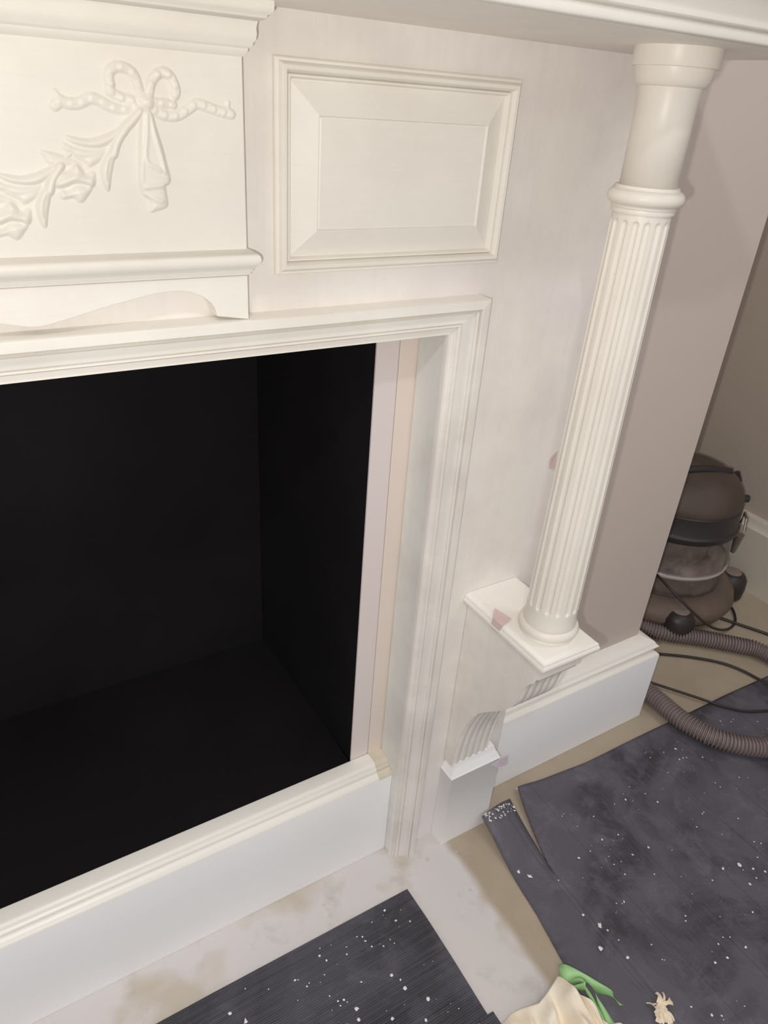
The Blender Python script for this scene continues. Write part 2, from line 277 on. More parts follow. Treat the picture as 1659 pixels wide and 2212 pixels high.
def box(name, x0, x1, y0, y1, z0, z1, mat, parent=None, bevel=0, seg=2):
    v, f = boxv(x0, x1, y0, y1, z0, z1); return mesh(name, v, f, mat, parent, False, bevel, seg)
def join(lst):
    V, F = [], []
    for v, f in lst:
        k = len(V); V += list(v); F += [tuple(i + k for i in q) for q in f]
    return V, F
def prism_xz(poly, y0, y1):
    n = len(poly)
    v = [(x, y0, z) for x, z in poly] + [(x, y1, z) for x, z in poly]
    return v, [tuple(range(n)), tuple(range(2 * n - 1, n - 1, -1))] + [(i, (i + 1) % n, n + (i + 1) % n, n + i) for i in range(n)]
def chaikin(p, it=1, closed=False, keep=True):
    for _ in range(it):
        q = []
        n = len(p)
        rng = range(n if closed else n - 1)
        if not closed: q.append(p[0])
        for i in rng:
            a, b = np.array(p[i], float), np.array(p[(i + 1) % n], float)
            q += [tuple(a * .75 + b * .25), tuple(a * .25 + b * .75)]
        if not closed: q.append(p[-1])
        p = q
    return p
def sweep(name, path, prof, plane, mat, parent=None, closed=False, smooth_prof=1, back=True, y0=0.0, subdiv=0, angle=35):
    """profile (offset to the right of travel, height) swept with mitres along a 2-D path"""
    prof = chaikin(prof, smooth_prof)
    if back: prof = [(0.0 if False else prof[0][0], prof[0][1])] + list(prof[1:])
    n = len(path); P = [Vector(p) for p in path]; V = []
    for i in range(n):
        d1 = (P[i] - P[i - 1]).normalized() if (closed or i > 0) else None
        d2 = (P[(i + 1) % n] - P[i]).normalized() if (closed or i < n - 1) else None
        d1 = d1 or d2; d2 = d2 or d1
        n1 = Vector((d1.y, -d1.x)); n2 = Vector((d2.y, -d2.x))
        mm = (n1 + n2); mm = mm / (1 + n1.dot(n2))
        for o_, h in prof:
            q = P[i] + mm * o_
            V.append((q.x, q.y, h) if plane == 'xy' else (q.x, y0 - h, q.y))
    k = len(prof); Fc = []
    for i in range(n if closed else n - 1):
        a, b = i * k, ((i + 1) % n) * k
        for j in range(k): Fc.append((a + j, a + (j + 1) % k, b + (j + 1) % k, b + j))
    if not closed: Fc += [tuple(range(k)), tuple(range((n - 1) * k, n * k))[::-1]]
    return mesh(name, V, Fc, mat, parent, angle)
def lathe(prof, cx, cy, n=64, rfun=None, cap=True):
    V, Fc = [], []
    for r, z in prof:
        for i in range(n):
            a = 2 * PI * i / n; rr = rfun(r, z, a) if rfun else r
            V.append((cx + rr * math.cos(a), cy + rr * math.sin(a), z))
    for j in range(len(prof) - 1):
        for i in range(n):
            Fc.append((j * n + i, j * n + (i + 1) % n, (j + 1) * n + (i + 1) % n, (j + 1) * n + i))
    if cap: Fc += [tuple(range(n))[::-1], tuple(range((len(prof) - 1) * n, len(prof) * n))]
    return V, Fc
def catmull(pts, n=12):
    p = [np.array(q, float) for q in pts]; p = [2 * p[0] - p[1]] + p + [2 * p[-1] - p[-2]]; o = []
    for i in range(1, len(p) - 2):
        for t in np.linspace(0, 1, n, endpoint=False):
            o.append(.5 * ((2 * p[i]) + (-p[i - 1] + p[i + 1]) * t + (2 * p[i - 1] - 5 * p[i] + 4 * p[i + 1] - p[i + 2]) * t * t + (-p[i - 1] + 3 * p[i] - 3 * p[i + 1] + p[i + 2]) * t ** 3))
    o.append(p[-2]); return o
def resample(pts, step):
    P = [np.array(p, float) for p in pts]; d = [0]
    for a, b in zip(P, P[1:]): d.append(d[-1] + np.linalg.norm(b - a))
    n = max(2, int(d[-1] / step)); o = []
    for s in np.linspace(0, d[-1], n + 1):
        i = min(np.searchsorted(d, s, side='right') - 1, len(P) - 2); t = (s - d[i]) / max(1e-9, d[i + 1] - d[i]); o.append(P[i] * (1 - t) + P[i + 1] * t)
    return o
def tube(pts, rf, n=12):
    V, Fc = [], []; P = [Vector(p) for p in pts]; up = Vector((0, 0, 1))
    for i, p in enumerate(P):
        t = (P[min(i + 1, len(P) - 1)] - P[max(i - 1, 0)]).normalized()
        s = t.cross(up)
        if s.length < 1e-4: s = Vector((1, 0, 0))
        s.normalize(); u = s.cross(t); r = rf(i) if callable(rf) else rf
        for k in range(n):
            a = 2 * PI * k / n; V.append(p + s * math.cos(a) * r + u * math.sin(a) * r)
    for i in range(len(P) - 1):
        for k in range(n): Fc.append((i * n + k, i * n + (k + 1) % n, (i + 1) * n + (k + 1) % n, (i + 1) * n + k))
    Fc += [tuple(range(n))[::-1], tuple(range((len(P) - 1) * n, len(P) * n))]
    return V, Fc

# ------------------------------------------------------------------ structure
WY = 0.060       # plaster face of the chimney breast
CX = 0.866       # its right-hand corner
FL = 0.0
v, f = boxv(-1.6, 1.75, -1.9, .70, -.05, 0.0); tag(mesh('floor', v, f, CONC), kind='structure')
def wall_breast():
    # slab with a rectangular hole for the fireplace, right return included in thickness
    parts = [boxv(-1.6, -.60, WY, .56, 0, 2.5), boxv(-.60, .24, WY, .56, .925, 2.5), boxv(.24, CX, WY, .56, 0, 2.5), boxv(-.60, .24, .43, .56, 0, .925)]
    return join(parts)
v, f = wall_breast(); tag(mesh('wall_chimney_breast', v, f, WALL), kind='structure')
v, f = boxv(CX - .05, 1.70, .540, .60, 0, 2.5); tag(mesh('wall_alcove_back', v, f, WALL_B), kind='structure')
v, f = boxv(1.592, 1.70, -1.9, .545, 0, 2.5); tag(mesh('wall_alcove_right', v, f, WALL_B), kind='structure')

PR = [(0, 0), (.038, 0), (.038, .1735), (.0365, .1768), (.0335, .1786), (.0262, .1812), (.0248, .1840), (.0250, .1890), (.0290, .1918), (.0330, .1934), (.0342, .1960), (.0318, .1984), (.0290, .1996), (.0280, .2030), (.0255, .2060), (.0225, .2075), (.002, .2155), (0, .2155)]
o = sweep('baseboard_chimney_breast', [(.4565, WY), (CX, WY), (CX, .540)], PR, 'xy', SKIRT, smooth_prof=0, angle=50); tag(o, kind='structure')
bv = o.modifiers.new('bevel', 'BEVEL'); bv.width = .0012; bv.segments = 2; bv.limit_method = 'ANGLE'; bv.angle_limit = math.radians(30)
def tint_top(o, z):
    o.data.materials.append(SKIRT_TOP)
    for p in o.data.polygons:
        if p.center.z > z: p.material_index = 1
tint_top(o, .1745)
PR2 = [(0, 0), (.030, 0), (.030, .178), (.026, .182), (.022, .186), (.020, .196), (.018, .203), (0, .206)]
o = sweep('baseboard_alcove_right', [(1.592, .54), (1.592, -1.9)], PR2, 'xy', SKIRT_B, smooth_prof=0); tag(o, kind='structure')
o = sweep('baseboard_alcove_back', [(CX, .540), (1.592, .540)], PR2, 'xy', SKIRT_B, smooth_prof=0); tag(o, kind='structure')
# low upstand of skirting board across the hearth opening
PH = [(0, 0), (.0405, 0), (.0405, .1865), (.0390, .1895), (.0370, .1905), (.0320, .1925), (.0300, .1950), (.0305, .1980), (.0300, .2000), (.0265, .2020), (.0255, .2055), (.0225, .2080), (.0195, .2090), (0, .2095)]
o = sweep('baseboard_hearth', [(-.82, .053), (.2405, .053)], PH, 'xy', SKIRT, smooth_prof=0, angle=50); tag(o, kind='structure')
bv = o.modifiers.new('bevel', 'BEVEL'); bv.width = .001; bv.segments = 2; bv.limit_method = 'ANGLE'; bv.angle_limit = math.radians(30)
tint_top(o, .1875)
# flat filling strips between firebox and surround
v, f = boxv(.1845, .2155, .0535, .0568, .205, .93); tag(mesh('trim_1', v, f, SLIP_A, bevel=.0006), kind='structure')
v, f = boxv(.2163, .262, .0530, .075, .200, .93); tag(mesh('trim_2', v, f, SLIP_B, bevel=.0006), kind='structure')

# ------------------------------------------------------------------ firebox
fb = tag(empty('firebox', (-.17, .2, .2)), 'matt black open firebox recess behind the white surround', 'firebox')
box('floor_panel', -.62, .183, .0530, .41, .195, .205, BLACK, fb)
box('back_panel', -.62, .190, .400, .412, .200, .95, BLACK, fb)
v = [(.1848, .0570, .2045), (.1765, .402, .2045), (.1765, .402, .95), (.1848, .0570, .95), (.1850, .0570, .2045), (.195, .402, .2045), (.195, .402, .95), (.1850, .0570, .95)]
mesh('side_panel', v, [(0, 1, 2, 3), (4, 7, 6, 5), (0, 3, 7, 4), (1, 5, 6, 2), (3, 2, 6, 7), (0, 4, 5, 1)], BLACK, fb)
box('side_panel', -.63, -.62, .0535, .412, .2045, .95, BLACK, fb)
box('top_panel', -.62, .19, .0535, .412, .938, .95, BLACK, fb)

# ------------------------------------------------------------------ fireplace surround
sur = tag(empty('fireplace_surround', (0, 0, 0)), 'white painted wooden fireplace surround with carved swag frieze, panel and fluted column', 'fireplace')
MZ = 1.2
# backboard (with opening)
bb = join([boxv(.2475, .4575, 0, WY, 0, .50), boxv(.2475, .4860, 0, WY, .50, MZ), boxv(-.87, .2475, 0, .05, .93, MZ), boxv(-.87, -.66, 0, WY, 0, .93)])
mesh('backboard', bb[0], bb[1], WHITE_BOARD, sur, False)
# reveal lining of the opening (greyer board turned into the opening)
box('opening_lining', .2405, .2560, -.004, .0525, 0, .928, paint('grey_white_lining_paint', (230, 229, 224), (208, 208, 202), VT, wear=.7), sur, bevel=.003)
box('opening_lining', -.80, .2405, -.004, .0525, .9255, .936, WHITE_H, sur, bevel=.001)
# architrave round the opening; offset runs from the outer edge inwards
AR = [(0, 0), (0, .0225), (.001, .0245), (.003, .0250), (.0100, .0250), (.0108, .0238), (.0112, .0192), (.0122, .0192), (.0136, .0222), (.0150, .0210), (.0154, .0168), (.0185, .0165),
      (.0230, .0140), (.0272, .0130), (.0280, .0100), (.0288, .0132), (.0305, .0135), (.0318, .0118), (.0322, .0080), (.0330, .0085), (.0345, .0088), (.0350, .0060), (.0400, .0072), (.0405, .0060), (.0405, 0)]
am = sweep('opening_moulding', [(-.85, .9612), (.2797, .9612), (.2797, 0.0)], AR, 'xz', WHITE_V, sur, smooth_prof=0, angle=28)
am.data.materials.append(WHITE_H)
for p in am.data.polygons:
    if p.center.x < .2797 - (.9612 - p.center.z) and p.center.z > .9: p.material_index = 1
# frieze block
FY = -.022
box('frieze_panel', -.85, 0.0, FY, -.0005, 1.020, 1.166, WHITE_H, sur, bevel=.0008)
CP = [(0, 1.1634), (.0012, 1.1645), (.0032, 1.1668), (.0036, 1.1690), (.0052, 1.1700), (.0062, 1.1712), (.0066, 1.1728), (.0082, 1.1750), (.0088, 1.1785), (.0085, 1.1818), (.0089, 1.1850), (.0096, 1.1868), (.0112, 1.1874), (.0136, 1.1882), (.0146, 1.1896), (.0150, 1.1908), (.0172, 1.1922), (.0186, 1.1938), (.0188, 1.1965), (.0188, 1.2), (0, 1.2)]
sweep('cornice', [(-.85, FY), (0, FY), (0, -.0005)], CP, 'xy', WHITE_H, sur, smooth_prof=0, angle=40)
BP = [(0, 1.0001), (.0018, 1.0012), (.0022, 1.0030), (.0036, 1.0052), (.0040, 1.0066), (.0052, 1.0076), (.0058, 1.0086), (.0074, 1.0098), (.0088, 1.0122), (.0094, 1.0150), (.0086, 1.0178), (.0068, 1.0196), (.0040, 1.0212), (0, 1.0225)]
sweep('frieze_moulding', [(-.85, FY), (0, FY), (0, -.0005)], BP, 'xy', WHITE_H, sur, smooth_prof=0, angle=45)
# apron with serpentine lower edge, mirrored about its low point
wv = [tuple(p) for p in D['wave']]
ax0 = -.176
sm = [tuple(p) for p in catmull(wv, 6)]
right = [p for p in sm if p[0] >= ax0]
left = [(2 * ax0 - x, z) for x, z in reversed(right) if x > ax0 + .001]
curve = left + right
poly = [(0, .9615), (0, 1.001), (2 * ax0, 1.001), (2 * ax0, .9615)] + [(x, max(z, .9615)) for x, z in curve]
v, f = prism_xz(poly, FY, -.0005); mesh('apron', v, f, WHITE_H, sur, False, .0008)
# raised and fielded panel
PM = [(0, 0), (0, .0050), (.0012, .0062), (.0030, .0064), (.0038, .0090), (.0060, .0112), (.0088, .0108), (.0106, .0076), (.0112, .0032), (.0122, .0062), (.0136, .0062), (.0148, .0042), (.0152, .0010), (.0195, .0016), (.0195, 0)]
sweep('panel_moulding', [(.0338, 1.1675), (.2950, 1.1675), (.2950, .9950), (.0338, .9950)], PM, 'xz', WHITE_H, sur, closed=True, smooth_prof=0, angle=28)
def fielded():
    x0, x1, z0, z1 = .0500, .2790, 1.0110, 1.1515
    X0, X1, Z0, Z1 = .0738, .2572, 1.0335, 1.1265
    e = .0009
    rings = [(x0, x1, z0, z1, 0.0), (x0, x1, z0, z1, .0012), (X0, X1, Z0, Z1, .0088), (X0 + e, X1 - e, Z0 + e, Z1 - e, .0062), (X0 + 3 * e, X1 - 3 * e, Z0 + 3 * e, Z1 - 3 * e, .0070)]
    V, F = [], []
    for a, b, c, d, h in rings: V += [(a, -h, c), (b, -h, c), (b, -h, d), (a, -h, d)]
    for r in range(len(rings) - 1):
        for i in range(4): F.append((r * 4 + i, r * 4 + (i + 1) % 4, r * 4 + 4 + (i + 1) % 4, r * 4 + 4 + i))
    k = 4 * (len(rings) - 1); F += [(k, k + 1, k + 2, k + 3), (3, 2, 1, 0)]
    return V, F
v, f = fielded(); mesh('raised_panel', v, f, WHITE_H, sur, False, .0005)
# mantel shelf: underside at 1.2, moulded front edge, overhanging right end
MS = [(-.25, 1.2), (0, 1.2), (.0015, 1.2004), (.0030, 1.2025), (.0032, 1.2050), (.0022, 1.2070), (.0020, 1.2085), (.0040, 1.2095), (.0058, 1.2115), (.0058, 1.2140), (.0048, 1.2160), (.0052, 1.2175),
      (.0062, 1.2220), (.0090, 1.2280), (.0140, 1.2335), (.0190, 1.2360), (.0200, 1.2375), (.0230, 1.2380), (.0240, 1.2400), (.0240, 1.2430), (.0300, 1.2440), (.0330, 1.2480), (.0340, 1.2540), (.0320, 1.2600), (-.25, 1.2600)]
MY = -.1965
def mantel():
    prof = MS; V, F = [], []
    path = [(-.9, MY), (.506, MY), (.506, WY)]
    P = [Vector(p) for p in path]; n = 3
    offs = [Vector((0, -1)), Vector((1, -1)), Vector((1, 0))]
    for i in range(3):
        for o_, h in prof:
            oo = o_ if o_ > -.2 else 0
            q = P[i] + offs[i] * oo; V.append((q.x, q.y, h))
    k = len(prof)
    for i in range(2):
        for j in range(1, k - 2): F.append((i * k + j, i * k + j + 1, (i + 1) * k + j + 1, (i + 1) * k + j))
    b0, b1 = len(V), len(V) + 1
    V += [(-.9, WY, 1.2), (-.9, WY, 1.26)]
    F.append((1, k + 1, 2 * k + 1, b0)); F.append((k - 2, b1, 3 * k - 2, 2 * k - 2))
    F.append(tuple([b0] + list(range(1, k - 1)) + [b1])); F.append(tuple([2 * k + j for j in range(1, k - 1)])); F.append((b0, 2 * k + 1, 3 * k - 2, b1))
    return V, F
v, f = mantel(); mesh('mantel_shelf', v, f, WHITE_H, sur, 40)

# carved swag on the frieze: relief height fields
def seg_d(X, Z, pts):
    best = np.full(X.shape, 9.0); arc = np.zeros(X.shape); s0 = 0
    for a, b in zip(pts, pts[1:]):
        a = np.array(a[:2]); b = np.array(b[:2]); ab = b - a; L = np.hypot(*ab) + 1e-9
        t = np.clip(((X - a[0]) * ab[0] + (Z - a[1]) * ab[1]) / L ** 2, 0, 1)
        d = np.hypot(X - a[0] - t * ab[0], Z - a[1] - t * ab[1]); k = d < best
        best = np.where(k, d, best); arc = np.where(k, s0 + t * L, arc); s0 += L
    return best, arc, s0
def inside(X, Z, poly):
    r = np.zeros(X.shape, bool); n = len(poly)
    for i in range(n):
        (x1, z1), (x2, z2) = poly[i][:2], poly[(i + 1) % n][:2]
        c = ((z1 > Z) != (z2 > Z)); xx = (x2 - x1) * (Z - z1) / (z2 - z1 + 1e-12) + x1
        r ^= c & (X < xx)
    return r
def ribbon(pts, w, H, beads=0, taper=False, flat=False):
    P = catmull(pts, 8)
    def f(X, Z):
        d, s, L = seg_d(X, Z, P)
        ww = w * (1 - .45 * (s / L)) if taper else w
        h = H * np.clip(1 - (d / ww) ** (4 if beads else 2), 0, 1) ** .5
        if flat: h = H * np.clip(1 - (d / ww) ** 4, 0, 1) ** .6 * (.55 + .45 * np.clip(d / ww, 0, 1))
        if beads: h = h * (1 - .38 * np.exp(-(((s + .6 * d) % beads - beads / 2) / .0010) ** 2)) * (1 + .12 * np.sin(2 * PI * s / beads))
        return h
    return f
def dome(poly, H, w, crease=None, cdepth=0, cw=.0015):
    P = [tuple(p) for p in poly]; cl = catmull(P + [P[0]], 4)
    def f(X, Z):
        ins = inside(X, Z, [tuple(q) for q in cl]); d, _, _ = seg_d(X, Z, cl)
        h = np.where(ins, H * (1 - np.exp(-d / w)) + .0004, 0)
        for c in (crease or []):
            dc, _, _ = seg_d(X, Z, catmull(c, 6)); h = np.where(ins, h + cdepth * np.exp(-(dc / cw) ** 2), h)
        return np.maximum(h, 0)
    return f
def relief(name, funcs, bounds, mat, parent, res=.0008):
    x0, x1, z0, z1 = bounds; nx = int((x1 - x0) / res) + 1; nz = int((z1 - z0) / res) + 1
    X, Z = np.meshgrid(np.linspace(x0, x1, nx), np.linspace(z0, z1, nz))
    H = np.zeros(X.shape)
    for fn in funcs: H = np.maximum(H, fn(X, Z))
    for _ in range(2):
        Q = np.pad(H, 1, mode='edge'); H = (Q[:-2, 1:-1] + Q[2:, 1:-1] + Q[1:-1, :-2] + Q[1:-1, 2:] + 2 * H) / 6
    keep = H > .00012
    idx = -np.ones(X.shape, int); V, F = [], []
    cells = np.zeros((nz - 1, nx - 1), bool)
    cells |= keep[:-1, :-1] | keep[1:, :-1] | keep[:-1, 1:] | keep[1:, 1:]
    for j, i in zip(*np.nonzero(cells)):
        q = []
        for (b, a) in ((j, i), (j, i + 1), (j + 1, i + 1), (j + 1, i)):
            if idx[b, a] < 0: idx[b, a] = len(V); V.append((X[b, a], FY + .0003 - H[b, a], Z[b, a]))
            q.append(int(idx[b, a]))
        F.append(tuple(q))
    me = bpy.data.meshes.new(name); me.from_pydata([tuple(float(c) for c in v_) for v_ in V], [], F)
    o = bpy.data.objects.new(name, me); COL.objects.link(o); me.materials.append(mat)
    for p in me.polygons: p.use_smooth = True
    o.parent = parent
    return o
car = WHITE_H
RB = (-.150, -.004, 1.114, 1.157)
relief('carved_ribbon_bow', [ribbon(D['loop_left'], .0034, .0036, .0085), ribbon(D['loop_left_low'], .0034, .003, .0075), ribbon(D['loop_right'], .0034, .0036, .0085), ribbon(D['loop_right_low'], .0032, .003, .0075),
    ribbon(D['tail_left'], .0036, .0030, .0078), ribbon(D['tail_left_fork'], .0022, .0018), ribbon(D['tail_right'], .0036, .0028, .0082), ribbon(D['tail_right_fork'], .0022, .0016), ribbon(D['knot'], .0052, .0058)], RB, car, sur)
relief('carved_drape', [dome(D['drape'], .0038, .0016, D['drape_folds'], .0018, .0013)], (-.092, -.056, 1.048, 1.128), car, sur)
def shift(p, k): return [(x + D['shift'][0] * k, z + D['shift'][1] * k) for x, z in [q[:2] for q in p]]
def mid(poly):  # rough central vein of a leaf outline
    n = len(poly) // 2; return [tuple((np.array(poly[i]) + np.array(poly[-1 - i])) / 2) for i in range(n)]
for k in range(0, 4):
    for key, H in (('leaf_a', .0050), ('leaf_b', .0036), ('leaf_c', .0036)):
        if k > 1: continue
        if k == 1 and key in ('leaf_d',):
            P = shift(D[key], 1); P = [(x, z) for x, z in P if z < 1.085]
        else: P = shift(D[key], k)
        xs = [p[0] for p in P]; zs = [p[1] for p in P]
        relief('carved_leaf', [dome(P, H, .0019, [mid(P)] if key != 'leaf_a' else None, -.0012, .0011)], (min(xs) - .003, max(xs) + .003, min(zs) - .003, max(zs) + .003), car, sur)
    if k <= 1:
        st = shift(D['stem'], k); st = st if k == 0 else st[2:]
        xs = [p[0] for p in st]; zs = [p[1] for p in st]
        relief('carved_stem', [ribbon(st[:-3], .0034, .0054), dome(shift(D['hang'], k), .0052, .0016, [[(q[0], q[1]) for q in shift(D['hangv'], k)]], -.0016, .001)], (min(xs) - .007, max(xs) + .007, min(zs) - .007, max(zs) + .007), car, sur)
        a, b, c_ = shift(D['petal_up'], k), shift(D['petal_low'], k), shift(D['petal_ring'], k)
        xs = [p[0] for p in a + b]; zs = [p[1] for p in a + b]
        relief('carved_flower', [dome(a, .0068, .0024, [c_], -.0018, .0022), dome(b, .0046, .0022)], (min(xs) - .004, max(xs) + .004, min(zs) - .004, max(zs) + .004), car, sur)

# column ---------------------------------------------------------------
AX, AY = .3790, -.1150
col = bpy.data.objects.new('column', None); COL.objects.link(col); col.location = (AX, AY, .534); col.matrix_world = Matrix.Translation((AX, AY, .534)); col.parent = sur
NF = 16
def flute_r(r, z, a):
    d = .0026
    lo, hi = .5800, 1.0560
    ph = ((a * NF / (2 * PI)) % 1.0) - .5            # -.5..+.5, centre of a flute at 0
    wz = .30
    e = min(z - lo, hi - z)
    if e < 0: return r
    R0 = .0045
    wz = wz if e > R0 else wz * math.sqrt(max(0, 1 - (1 - e / R0) ** 2))
    if abs(ph) >= wz or wz < 1e-6: return r
    return r - d * math.sqrt(max(0, 1 - (ph / wz) ** 2)) * (wz / .30)
zs = [.556, .560, .566, .574] + list(np.linspace(.5795, .5850, 10)) + list(np.linspace(.59, 1.050, 30)) + list(np.linspace(1.0510, 1.0565, 10)) + [1.060, 1.066]
def shaft_r(z): return .0338 - (.0338 - .0286) * (z - .556) / (.51)
v, f = lathe([(shaft_r(z) + (.0012 if z < .562 else 0), z) for z in zs], AX, AY, 256, flute_r); mesh('fluted_shaft', v, f, CREAM_COL, col, 50)
def arc(cr, cz, r, a0, a1, n=8): return [(cr + r * math.cos(math.radians(a)), cz + r * math.sin(math.radians(a))) for a in np.linspace(a0, a1, n)]
v, f = lathe([(.0345, .5340), (.0368, .5345), (.0374, .5362), (.0368, .5375)] + arc(.0330, .5462, .0075, -65, 85, 12) + [(.0352, .5545), (.0350, .5590), (.030, .5592)], AX, AY, 96); mesh('base_torus', v, f, CREAM_COL, col, 50)
v, f = lathe([(.0285, 1.0620), (.0306, 1.0622), (.0310, 1.0640), (.0307, 1.0662), (.0318, 1.0668), (.0320, 1.0690)] + arc(.0300, 1.0762, .0072, -70, 80, 12) + [(.0308, 1.0838), (.0306, 1.0862), (.028, 1.0864)], AX, AY, 96); mesh('collar', v, f, CREAM_COL, col, 50)
v, f = lathe([(.0278, 1.0850), (.0277, 1.15), (.0284, 1.1640), (.0292, 1.1680), (.0296, 1.1700)], AX, AY, 96); mesh('neck', v, f, CREAM_COL, col, True)
v, f = lathe([(.0290, 1.1690), (.0306, 1.1692), (.0325, 1.1712), (.0343, 1.1748), (.0354, 1.1790), (.0358, 1.1822), (.0360, 1.1842), (.0385, 1.1845), (.0390, 1.1856), (.0390, 1.2)], AX, AY, 96); mesh('capital', v, f, CREAM_COL, col, 40)

# column shelf, corbel, foot ------------------------------------------------
HX0, HX1, HY = .3300, .4225, -.1650
HP = [(-.02, .5165), (0, .5165), (.0018, .5170), (.0042, .5192), (.0050, .5225), (.0042, .5258), (.0030, .5272), (.0032, .5290), (.0022, .5312), (-.0005, .5330), (-.004, .5341), (-.006, .5342), (-.02, .5342)]
def shelf():
    path = [(HX0, -.0005), (HX0, HY), (HX1, HY), (HX1, -.0005)]
    o_ = [Vector((-1, 0)), Vector((-1, -1)), Vector((1, -1)), Vector((1, 0))]
    V, F = [], []; pr = HP[1:-1]; k = len(pr)
    for p, d in zip(path, o_):
        for a, h in pr: V.append((p[0] + d.x * a, p[1] + (d.y * a if d.y else 0), h))
    for i in range(3):
        for j in range(k - 1): F.append((i * k + j, i * k + j + 1, (i + 1) * k + j + 1, (i + 1) * k + j))
    F.append(tuple(i * k for i in range(4))); F.append(tuple(i * k + k - 1 for i in range(4)))
    F.append(tuple(list(range(k)) + [3 * k + j for j in range(k - 1, -1, -1)]))
    return V, F
v, f = shelf(); mesh('column_shelf', v, f, WHITE_H, sur, 45)
CPf = [(-.0005, .5202), (-.1590, .5202), (-.1592, .4965), (-.1550, .4935), (-.1520, .4850), (-.1460, .4780), (-.1400, .4700), (-.1345, .4560), (-.1290, .4300), (-.1200, .4120), (-.1020, .3900), (-.0830, .3710), (-.0666, .3540), (-.0540, .3350), (-.0419, .3080), (-.0309, .2730), (-.0250, .2400), (-.0220, .2120), (-.0215, .19), (-.0005, .19)]
def corbel(x0, x1):
    """side outline in y-z; the curved front is reeded across its width"""
    out = CPf[2:19]; fine = resample(catmull([(y, z, 0) for y, z in out[3:]], 6), .004)
    front = [(-.1592, .5202), (-.1592, .4965), (-.1550, .4935), (-.1522, .4855)] + [(p[0], p[1]) for p in fine]
    nx = 60; V, F = [], []
    for i, (y, z) in enumerate(front):
        reed = 0.0 if i < 4 else min(1, (i - 3) / 4)
        for k in range(nx + 1):
            t = k / nx; x = x0 + (x1 - x0) * t
            g = 0
            if .05 < t < .95: g = .0022 * abs(math.sin((t - .05) / .9 * PI * 5)) ** .7
            V.append((x, y - reed * (g - .0018) if 0 < k < nx else y, z))
    m_ = nx + 1; n = len(front)
    for i in range(n - 1):
        for k in range(nx): F.append((i * m_ + k, i * m_ + k + 1, (i + 1) * m_ + k + 1, (i + 1) * m_ + k))
    b = len(V); V += [(x0, -.0005, .5202), (x1, -.0005, .5202), (x1, -.0005, front[-1][1]), (x0, -.0005, front[-1][1])]
    F.append(tuple([i * m_ for i in range(n)] + [b + 3, b])); F.append(tuple([i * m_ + nx for i in range(n)] + [b + 2, b + 1]))
    F.append(tuple(list(range(nx + 1)) + [b + 1, b])); F.append(tuple([(n - 1) * m_ + k for k in range(nx + 1)] + [b + 2, b + 3]))
    return V, F
v, f = corbel(.3345, .4100); mesh('corbel', v, f, WHITE_V, sur, 40)
FP = [(0, 0), (.0, .1660), (.0010, .1675), (.0012, .1700), (0, .1715), (-.0010, .1735), (-.0035, .1800), (-.0060, .1840), (-.0066, .1870), (-.0085, .1905), (-.0085, .1935), (-.012, .1935)]
def foot():
    x0, x1, y = .3315, .4335, -.0305; V, F = [], []; k = len(FP)
    for p, d in zip([(x0, -.0005), (x0, y), (x1, y), (x1, -.0005)], [(-1, 0), (-1, -1), (1, -1), (1, 0)]):
        for a, h in FP: V.append((p[0] + d[0] * a, p[1] + d[1] * a, h))
    for i in range(3):
        for j in range(k - 1): F.append((i * k + j, i * k + j + 1, (i + 1) * k + j + 1, (i + 1) * k + j))
    F.append(tuple(i * k + k - 1 for i in range(4))); F.append(tuple(i * k for i in range(4))); F.append(tuple(list(range(k)) + [3 * k + j for j in range(k - 1, -1, -1)]))
    return V, F
v, f = foot(); mesh('foot_block', v, f, SKIRT, sur, 40)
# peeling flakes of pink paint
def flake(name, quads, mat, label):
    V, F = [], []
    for q in quads:
        k = len(V); V += q; F.append(tuple(range(k, len(V))))
    o = mesh(name, V, F, mat, sur); s_ = o.modifiers.new('thick', 'SOLIDIFY'); s_.thickness = .0006; o['label'] = label; return o
flake('peeling_paint', [[(.3396, -.0505, .5375), (.3471, -.0776, .5360), (.3256, -.0850, .5355), (.3256, -.0640, .5358), (.3300, -.0590, .5362)], [(.3256, -.0850, .5355), (.3256, -.0640, .5358), (.3254, -.0622, .5180), (.3254, -.0790, .5190)]], PINK, 'pink flake of peeled paint on the column shelf')
flake('peeling_paint', [[(.4540, -.0010, .7370), (.4425, -.0030, .7277), (.4455, -.0012, .7120), (.4560, -.0010, .7080)]], PINK, 'pink peeled patch beside the column')
flake('peeling_paint', [[(.415, -.0320, .1625), (.4345, -.0322, .1665), (.4529, -.0300, .1610), (.4559, -.0300, .1370), (.4424, -.0320, .1390), (.4289, -.0322, .1480)]], PINK2, 'lilac flake peeling off the foot block')
# raw timber end of the hearth board
o = sweep('bare_patch', [(.216, .0532), (.2402, .0532)], [(.0, .2000)] + [(a + .0006, b + .0006) for a, b in PH[2:-1]] + [(0, .2101)], 'xy', CAULK, None, smooth_prof=0)
o.parent = bpy.data.objects['baseboard_hearth']

